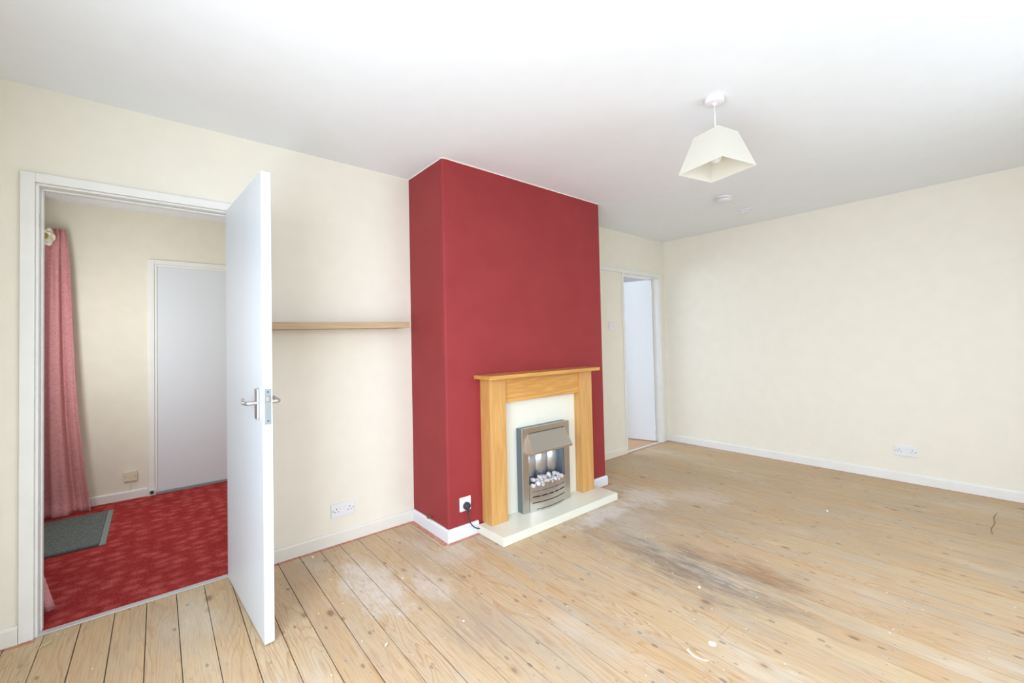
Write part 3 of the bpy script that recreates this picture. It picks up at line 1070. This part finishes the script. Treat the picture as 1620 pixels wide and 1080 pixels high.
def double_socket(label, loc, rz):
    """local x along the wall, local -y into the room"""
    r = thing('double_socket', label, 'socket', loc, rz, 'white double sockets on the walls')
    b = new_bm()
    add_box(b, (-0.073, -0.009, -0.043), (0.073, -0.0005, 0.043), 0.003, 3)
    f = obj('faceplate', b, M['plastic'], r)
    for sx in (-0.011, 0.011):
        b = new_bm()
        add_box(b, (sx - 0.008, -0.0125, 0.002), (sx + 0.008, -0.009, 0.024), 0.0015, 2)
        obj('rocker', b, M['plastic'], f)
    for sx in (-0.062, 0.062):
        b = new_bm()
        add_lathe(b, [(0.0036, 0.0), (0.0036, -0.0010)], 12, 'y', (sx, -0.0092, 0.0))
        obj('screw', b, M['darksteel'], f)
    for sx in (-0.040, 0.040):
        b = new_bm()
        holes3(b, sx, -0.009, 0.002)
        obj('pin_holes', b, M['dark'], f)
    return r


s1 = double_socket('white double socket on the cream wall below the oak shelf', (0.908, 0.0, 0.206), 0.0)
s2 = copy_tree(s1)
s2.location = (XR, -2.150, 0.258)
s2.rotation_euler = (0, 0, -HP)
s2['label'] = 'white double socket on the blank right-hand wall'
# note: rotation -90 deg turns local -y into world -x, into the room

root = thing('single_socket', 'white single socket on the red chimney breast left of the fireplace', 'socket', (1.522, -CD, 0.208))
b = new_bm()
add_box(b, (-0.043, -0.010, -0.043), (0.043, -0.0005, 0.046), 0.004, 3)
f = obj('faceplate', b, M['plastic'], root)
b = new_bm()
add_box(b, (0.022, -0.0135, 0.012), (0.034, -0.010, 0.030), 0.0015, 2)
obj('rocker', b, M['plastic'], f)
root = thing('plug_with_cable', 'black round plug in the single socket with a cable dropping to the hearth', 'plug', (1.526, -CD - 0.0105, 0.198))
b = new_bm()
add_lathe(b, [(0.024, 0.0), (0.024, -0.010), (0.021, -0.022), (0.015, -0.028), (0.004, -0.029)], 28, 'y')
add_tube(b, [(0.0, -0.016, -0.018), (0.0, -0.018, -0.030), (0.001, -0.018, -0.044)], [0.010, 0.008, 0.005], 12)
obj('plug_body', b, M['rubber'], root, smooth='angle')
b = new_bm()
add_tube(b, spline([(0.001, -0.018, -0.040), (0.006, -0.020, -0.080), (0.022, -0.022, -0.118), (0.048, -0.024, -0.145), (0.078, -0.026, -0.160), (0.104, -0.016, -0.1635)], 8), 0.0036, 10)
obj('cable', b, M['rubber'], root, smooth=True)

root = thing('light_switch', 'small white light switch on the cream panel beside the far doorway', 'light switch', (3.724, 0.0, 1.388))
b = new_bm()
add_box(b, (-0.045, -0.009, -0.045), (0.045, -0.0005, 0.045), 0.003, 2)
f = obj('faceplate', b, M['plastic'], root)
for sx in (-0.017, 0.017):
    b = new_bm()
    add_box(b, (sx - 0.010, -0.0125, -0.016), (sx + 0.010, -0.009, 0.016), 0.002, 2)
    obj('rocker', b, M['plastic'], f)

root = thing('pipe_stub', 'small tarnished brass pipe stub low on the side of the chimney breast', 'pipe stub', (CX0, -0.252, 0.098))
b = new_bm()
add_lathe(b, [(0.010, 0.0), (0.010, -0.004), (0.006, -0.005), (0.006, -0.020)], 16, 'x')
obj('pipe', b, M['brass'], root, smooth='angle')
b = new_bm()
add_lathe(b, [(0.011, -0.016), (0.011, -0.026), (0.007, -0.028), (0.007, -0.033)], 6, 'x')
add_tube(b, [(-0.02, -0.012, 0.0), (-0.02, -0.030, 0.006)], 0.004, 8)
obj('nut', b, M['brass'], root)

# ------------------------------------------------------------------ floating shelf
b = new_bm()
add_box(b, (-0.425, -0.195, -0.0195), (0.425, -0.0005, 0.0195), 0.0012)
o = obj('floating_shelf', b, M['shelf_oak'])
o.location = (0.868, 0.0, 1.363)
o.rotation_euler = (0, -math.radians(0.9), 0)
tag(o, 'pale oak floating shelf on the cream wall between open door and chimney breast', 'shelf')

# ------------------------------------------------------------------ fireplace
HT = 0.055
root = thing('hearth', 'cream marble hearth slab on the floorboards under the fireplace', 'hearth', (2.178, -CD, 0.0))
b = new_bm()
add_box(b, (-0.568, -0.285, 0.0005), (0.567, -0.016, HT), 0.004, 3)
obj('slab', b, M['cream_stone'], root)

root = thing('fire_surround', 'honey oak fire surround with cream back panel against the red chimney breast', 'fire surround', (2.171, -CD, HT))
LX = 2.171


def sur(name, p, q, mat, bevel=0.002, parent=None, label=None):
    b = new_bm()
    add_box(b, (p[0] - LX, p[1] + CD, p[2] - HT), (q[0] - LX, q[1] + CD, q[2] - HT), bevel)
    return obj(name, b, mat, parent or root, label=label)


sur('leg', (1.660, -0.573, HT + 0.0005), (1.795, -0.4675, 1.001), M['oak_v'])
sur('leg', (2.547, -0.573, HT + 0.0005), (2.682, -0.4675, 1.001), M['oak_v'])
sur('frieze', (1.795, -0.552, 0.832), (2.547, -0.4675, 1.001), M['oak_h'])
b = new_bm()
add_box(b, (1.612 - LX, -0.640 + CD, 1.001 - HT), (2.708 - LX, -0.0005, 1.026 - HT), 0.002)
obj('mantelpiece', b, M['oak_h'], root, label='oak mantel shelf')
sur('back_panel', (1.795, -0.503, HT + 0.0005), (2.547, -0.4675, 0.832), M['cream_stone'], 0.0005, label='cream back panel')

root = thing('electric_fire', 'brushed steel electric fire with hood and white pebbles in the cream back panel', 'electric fire', (2.168, -0.503, HT))
EX = 2.168
# local: x across, -y towards the room, z up from hearth
FW, FH, FD = 0.235, 0.584, 0.070          # half width, height, depth
HO = 0.180                                # half width of the opening
ZO, ZH, ZT = 0.190, 0.420, 0.540          # fret top, hood bottom, hood top
b = new_bm()
# dark side casing
add_box(b, (-FW + 0.004, -FD + 0.012, 0.001), (-HO - 0.004, -0.0005, FH - 0.004), 0.0006)
add_box(b, (HO + 0.004, -FD + 0.012, 0.001), (FW - 0.004, -0.0005, FH - 0.004), 0.0006)
add_box(b, (-HO - 0.004, -FD + 0.012, ZT + 0.012), (HO + 0.004, -0.0005, FH - 0.004), 0.0006)
obj('casing', b, M['darksteel'], root, label='dark blue-grey casing')
b = new_bm()
add_box(b, (-FW, -FD, 0.001), (-HO, -FD + 0.012, FH), 0.002)
add_box(b, (HO, -FD, 0.001), (FW, -FD + 0.012, FH), 0.002)
add_box(b, (-HO, -FD, ZT), (HO, -FD + 0.012, FH), 0.002)
obj('frame', b, M['steel'], root)
# polished liner behind the pebbles: curved columns
b = new_bm()
prev = None
nseg = 72
cols = []
for i in range(nseg + 1):
    s = i / nseg
    xx = -HO + 2 * HO * s
    yy = -0.006 - 0.018 * abs(math.sin(math.pi * 3 * s)) ** 0.8
    cols.append((xx, yy))
vs0 = [b.verts.new((x, y, 0.02)) for x, y in cols]
vs1 = [b.verts.new((x, y, ZT)) for x, y in cols]
for i in range(nseg):
    b.faces.new((vs0[i], vs0[i + 1], vs1[i + 1], vs1[i]))
ln = obj('liner', b, M['mirror_steel'], root, smooth=True, label='polished curved steel liner')
md = ln.modifiers.new('sheet', 'SOLIDIFY')
md.thickness = 0.002
b = new_bm()
add_box(b, (-HO, -FD + 0.010, 0.15), (-HO + 0.004, -0.003, ZT - 0.01))
obj('side_cheek', b, M['darksteel'], root, label='dark side cheek')
b = new_bm()
add_box(b, (HO - 0.014, -FD + 0.010, 0.15), (HO, -0.003, ZT - 0.01), 0.001)
obj('side_cheek', b, M['darksteel'], root, label='dark side cheek')
# hood: slopes out from the top of the opening
b = new_bm()
hw = HO + 0.008
top = [(-hw, -FD - 0.001, ZT), (hw, -FD - 0.001, ZT)]
botf = [(-hw, -FD - 0.075, ZH + 0.006), (hw, -FD - 0.075, ZH + 0.006)]
v = [b.verts.new(p) for p in (top[0], top[1], botf[1], botf[0])]
lip = [b.verts.new(p) for p in ((hw, -FD - 0.075, ZH - 0.006), (-hw, -FD - 0.075, ZH - 0.006))]
bk = [b.verts.new(p) for p in ((-hw, -FD - 0.001, ZH - 0.020), (hw, -FD - 0.001, ZH - 0.020))]
b.faces.new(v)
b.faces.new((v[3], v[2], lip[0], lip[1]))
b.faces.new((v[0], v[3], lip[1], bk[0]))
b.faces.new((v[1], bk[1], lip[0], v[2]))
hd = obj('hood', b, M['steel'], root, label='sloping steel hood')
md = hd.modifiers.new('sheet', 'SOLIDIFY')
md.thickness = 0.0025
md.offset = -1
b = new_bm()
add_box(b, (-HO + 0.01, -FD - 0.0008, ZT + 0.0035), (HO - 0.01, -FD + 0.002, ZT + 0.0065))
add_box(b, (HO - 0.016, -FD - 0.0008, ZT - 0.012), (HO - 0.008, -FD + 0.002, ZT + 0.0065))
obj('vent_slot', b, M['dark'], root, label='dark slot above the hood')
# convex fret with slots
b = new_bm()
NS = 48


def fret_y(s):
    return -FD - 0.004 - 0.030 * math.sin(math.pi * s)


bands = [(0.001, 0.022), (0.026, 0.056), (0.060, 0.098), (0.104, 0.138), (0.144, ZO)]


def strip(b, z0, z1, s0, s1, th=0.003):
    n = max(2, int(NS * (s1 - s0)))
    A = []
    for i in range(n + 1):
        s = s0 + (s1 - s0) * i / n
        xx = -HO + 2 * HO * s
        y = fret_y(s)
        A.append([b.verts.new((xx, y, z0)), b.verts.new((xx, y, z1)), b.verts.new((xx, y + th, z1)), b.verts.new((xx, y + th, z0))])
    for p, q in zip(A[:-1], A[1:]):
        for k in range(4):
            b.faces.new((p[k], p[(k + 1) % 4], q[(k + 1) % 4], q[k]))
    b.faces.new(A[0])
    b.faces.new(A[-1][::-1])


strip(b, 0.001, 0.012, 0.0, 1.0)
strip(b, 0.012, 0.017, 0.0, 0.14)
strip(b, 0.012, 0.017, 0.9, 1.0)
strip(b, 0.017, 0.058, 0.0, 1.0)
strip(b, 0.058, 0.064, 0.0, 0.05)
strip(b, 0.058, 0.064, 0.95, 1.0)
strip(b, 0.064, 0.098, 0.0, 1.0)
strip(b, 0.106, 0.136, 0.0, 1.0)
strip(b, 0.144, ZO, 0.0, 1.0)
for zz in ((0.098, 0.106), (0.136, 0.144)):
    strip(b, zz[0], zz[1], 0.0, 0.06)
    strip(b, zz[0], zz[1], 0.94, 1.0)
    for k in range(1, 5):
        sc = 0.06 + 0.88 * k / 5
        strip(b, zz[0], zz[1], sc - 0.014, sc + 0.014)
obj('fret', b, M['steel'], root, label='curved steel front with rows of slots')
b = new_bm()
add_box(b, (-HO + 0.003, -FD + 0.012, 0.002), (HO - 0.003, -FD + 0.016, 0.095))
obj('inner_plate', b, M['dark'], root, label='black plate behind the lowest slots')
b = new_bm()
add_box(b, (-HO + 0.003, -FD + 0.010, 0.095), (HO - 0.003, -0.028, 0.170), 0.002)
obj('pebble_tray', b, M['plastic'], root, label='white tray under the pebbles')
# the pebbles are separate stones lying in the tray
rp = random.Random(11)
pm = []
for variant in range(4):
    b = new_bm()
    bmesh.ops.create_icosphere(b, subdivisions=3, radius=1.0)
    ph = [rp.uniform(0, 6.28) for _ in range(6)]
    for vv in b.verts:
        c = vv.co
        k = 1 + 0.10 * math.sin(2.3 * c.x + ph[0]) + 0.09 * math.sin(2.9 * c.y + ph[1]) + 0.08 * math.sin(3.1 * c.z + ph[2]) + 0.04 * math.sin(6 * c.x + ph[3]) * math.sin(5 * c.y + ph[4])
        vv.co = c * k
    pm.append(b)
spots = []
order = ['first', 'second', 'third', 'fourth', 'fifth', 'sixth', 'seventh', 'eighth']
for i, xx in enumerate((-0.146, -0.108, -0.068, -0.030, 0.010, 0.050, 0.090, 0.125)):
    spots.append((xx, -0.070 - 0.014 * math.sin(math.pi * (xx + HO) / (2 * HO)), 0.178 + (0.010 if i % 2 else 0.0), 0.024, 'front row, %s from the left' % order[i]))
for i, xx in enumerate((-0.128, -0.088, -0.050, -0.010, 0.030, 0.072, 0.112)):
    spots.append((xx, -0.048, 0.197 + 0.010 * math.cos(i * 1.9), 0.023, 'rear row, %s from the left' % order[i]))
for i, xx in enumerate((-0.070, -0.034, 0.020, 0.080)):
    spots.append((xx, -0.058, 0.218 + 0.004 * math.cos(i * 2.9), 0.020, 'on top of the heap, %s from the left' % order[i]))
meshes = []
for b in pm:
    bmesh.ops.recalc_face_normals(b, faces=b.faces)
    me = bpy.data.meshes.new('pebble')
    b.to_mesh(me)
    b.free()
    me.materials.append(M['pebble'])
    for p in me.polygons:
        p.use_smooth = True
    meshes.append(me)
for i, (xx, yy, zz, rr, wl) in enumerate(spots):
    o = bpy.data.objects.new('pebble', meshes[i % 4])
    COL.objects.link(o)
    o.location = (EX + xx, -0.503 + yy, HT + zz)
    o.scale = (rr * rp.uniform(0.95, 1.15), rr * rp.uniform(0.75, 0.9), rr * rp.uniform(0.62, 0.8))
    o.rotation_euler = (rp.uniform(-0.3, 0.3), rp.uniform(-0.3, 0.3), rp.uniform(0, 6.28))
    tag(o, 'white pebble in the electric fire, %s' % wl, 'pebble', 'white pebbles in the electric fire')

# ------------------------------------------------------------------ ceiling fittings
root = thing('pendant_lamp', 'white ceiling pendant with a square tapered cream shade', 'pendant lamp', (2.130, -1.854, H))
b = new_bm()
add_lathe(b, [(0.043, 0.0), (0.045, -0.004), (0.045, -0.020), (0.041, -0.027), (0.030, -0.030), (0.012, -0.031), (0.009, -0.036), (0.005, -0.039)], 40, 'z', (0, 0, -0.0003))
obj('ceiling_rose', b, M['plastic'], root, smooth='angle')
b = new_bm()
add_tube(b, [(0, 0, -0.034), (0, 0, -0.20)], 0.0036, 12)
obj('cord', b, M['plastic'], root, smooth=True)
b = new_bm()
add_lathe(b, [(0.010, -0.190), (0.017, -0.198), (0.019, -0.235), (0.021, -0.250), (0.021, -0.262)], 24)
obj('lamp_holder', b, M['plastic'], root, smooth='angle')
b = new_bm()
prof = []
for k in range(12):
    a = math.pi * k / 11
    prof.append((max(0.0015, 0.029 * math.sin(a)) if k > 3 else 0.012 + 0.014 * k / 3, -0.262 - 0.055 * (1 - math.cos(a)) / 2 * 1.15))
add_lathe(b, prof, 28)
obj('bulb', b, M['glass_bulb'], root, smooth=True)
# shade: square frustum of thin card, open top and bottom
SB, STP, ZB, ZTP = 0.124, 0.071, -0.361, -0.184
b = new_bm()


def shade_ring(h, z):
    return [b.verts.new((sx * h, sy * h, z)) for sx, sy in ((-1, -1), (1, -1), (1, 1), (-1, 1))]


r0, r1 = shade_ring(SB, ZB), shade_ring(STP, ZTP)
for k in range(4):
    b.faces.new((r0[k], r0[(k + 1) % 4], r1[(k + 1) % 4], r1[k]))
sh = obj('shade', b, M['shade'], root)
sh.rotation_euler = (0, 0, math.radians(-13))
md = sh.modifiers.new('card', 'SOLIDIFY')
md.thickness = 0.0025
b = new_bm()
for a, c in (((-STP, 0), (-0.018, 0)), ((STP, 0), (0.018, 0)), ((0, -STP), (0, -0.018)), ((0, STP), (0, 0.018))):
    add_tube(b, [(a[0], a[1], ZTP - 0.002), (c[0], c[1], -0.236)], 0.0012, 6)
sp = obj('shade_carrier', b, M['plastic'], root)
sp.rotation_euler = (0, 0, math.radians(-13))

root = thing('smoke_alarm', 'round white smoke alarm on the ceiling behind the pendant lamp', 'smoke alarm', (3.700, -1.215, H))
b = new_bm()
add_lathe(b, [(0.062, 0.0), (0.062, -0.010), (0.059, -0.012)], 40, 'z', (0, 0, -0.0003))
obj('base', b, M['plastic'], root, smooth='angle')
b = new_bm()
add_lathe(b, [(0.052, -0.011), (0.052, -0.021)], 40)
obj('vent_ring', b, M['darksteel'], root, smooth='angle', label='dark vent gap around the alarm')
for k in range(16):
    a = 2 * math.pi * k / 16
    b = new_bm()
    add_box(b, (0.050, -0.0035, -0.021), (0.058, 0.0035, -0.011), 0.0, rot=Matrix.Rotation(a, 3, 'Z'), pivot=Vector((0, 0, 0)))
    obj('rib', b, M['plastic'], root)
b = new_bm()
add_lathe(b, [(0.060, -0.020), (0.060, -0.027), (0.052, -0.034), (0.020, -0.038), (0.012, -0.036), (0.003, -0.036)], 40)
obj('cap', b, M['plastic'], root, smooth='angle')

root = thing('ceiling_junction_box', 'small square white box on the ceiling next to the smoke alarm', 'junction box', (4.215, -1.200, H))
b = new_bm()
add_box(b, (-0.045, -0.045, -0.014), (0.045, 0.045, -0.0003), 0.003, 2)
obj('base', b, M['plastic'], root)
b = new_bm()
add_box(b, (-0.036, -0.036, -0.030), (0.036, 0.036, -0.014), 0.004, 2)
obj('cover', b, M['plastic'], root)

# ------------------------------------------------------------------ crumbs of plaster and bits on the floor


def crumb(x, y, r, label, mat, flat=0.5, name='plaster_chip', cat='debris', group=None):
    b = new_bm()
    bmesh.ops.create_icosphere(b, subdivisions=2, radius=1.0)
    ph = random.uniform(0, 6)
    for v in b.verts:
        v.co *= 1 + 0.22 * math.sin(3.1 * v.co.x + ph) + 0.18 * math.sin(4.3 * v.co.y + ph * 2)
    lo = min(v.co.z for v in b.verts)
    for v in b.verts:
        v.co = Vector((v.co.x * r, v.co.y * r * 0.7, (v.co.z - lo) * r * flat))
    o = obj(name, b, mat)
    o.location = (x, y, 0.0002)
    o.rotation_euler = (0, 0, ph)
    tag(o, label, cat, group)


M['chip'] = plain('plaster_crumb', (0.78, 0.74, 0.62), 0.8, vary=0.1)
M['green_chip'] = plain('pale_green_crumb', (0.36, 0.48, 0.36), 0.8, vary=0.1)
G = 'plaster chips on the floorboards'
for (x, y, r, l) in ((0.705, -0.087, 0.008, 'cream plaster chip on the boards by the skirting, right of the open door'),
                     (0.708, -0.410, 0.007, 'cream plaster chip on the boards left of the white dust patch'),
                     (0.728, -1.076, 0.010, 'whitish plaster chip on the boards near the bottom of the view, below the dust patch'),
                     (0.352, -0.104, 0.009, 'cream plaster chip on the boards at the hinge foot of the open door'),
                     (1.051, -1.159, 0.006, 'cream plaster chip on the boards beside the brown knots right of the dust patch'),
                     (2.067, -1.730, 0.009, 'white plaster chip on the dark stain in the middle of the floor'),
                     (3.604, -1.884, 0.013, 'greyish plaster chip on the boards towards the right wall'),
                     (1.002, -0.652, 0.006, 'white plaster chip on the boards at the right rim of the white dust patch')):
    crumb(x, y, r, l, M['chip'], group=G)
for (x, y, r, l) in ((1.463, -0.526, 0.008, 'pale green crumb on the boards at the foot of the chimney breast corner'),
                     (2.185, -1.947, 0.009, 'pale green crumb on the brown stain in the middle of the floor')):
    crumb(x, y, r, l, M['green_chip'], 0.4, 'paint_flake')
b = new_bm()
add_tube(b, spline([(-0.375, -0.118, 0.004), (-0.362, -0.108, 0.005), (-0.345, -0.093, 0.004), (-0.336, -0.078, 0.003)], 5), [0.003] * 6 + [0.005] * 5 + [0.002] * 5, 8)
tag(obj('wood_shaving', b, plain('dry_shaving', (0.50, 0.46, 0.20), 0.7), smooth=True), 'curled yellowish shaving on the boards in front of the hall doorway', 'debris')
b = new_bm()
add_tube(b, spline([(4.395, -2.651, 0.002), (4.28, -2.640, 0.002), (4.15, -2.648, 0.0025), (4.02, -2.636, 0.002), (3.925, -2.644, 0.002)], 8), 0.0014, 6)
tag(obj('twig', b, plain('dark_twig', (0.16, 0.12, 0.09), 0.8), smooth=True), 'thin dark crooked twig lying on the boards at the right edge of the view', 'debris')
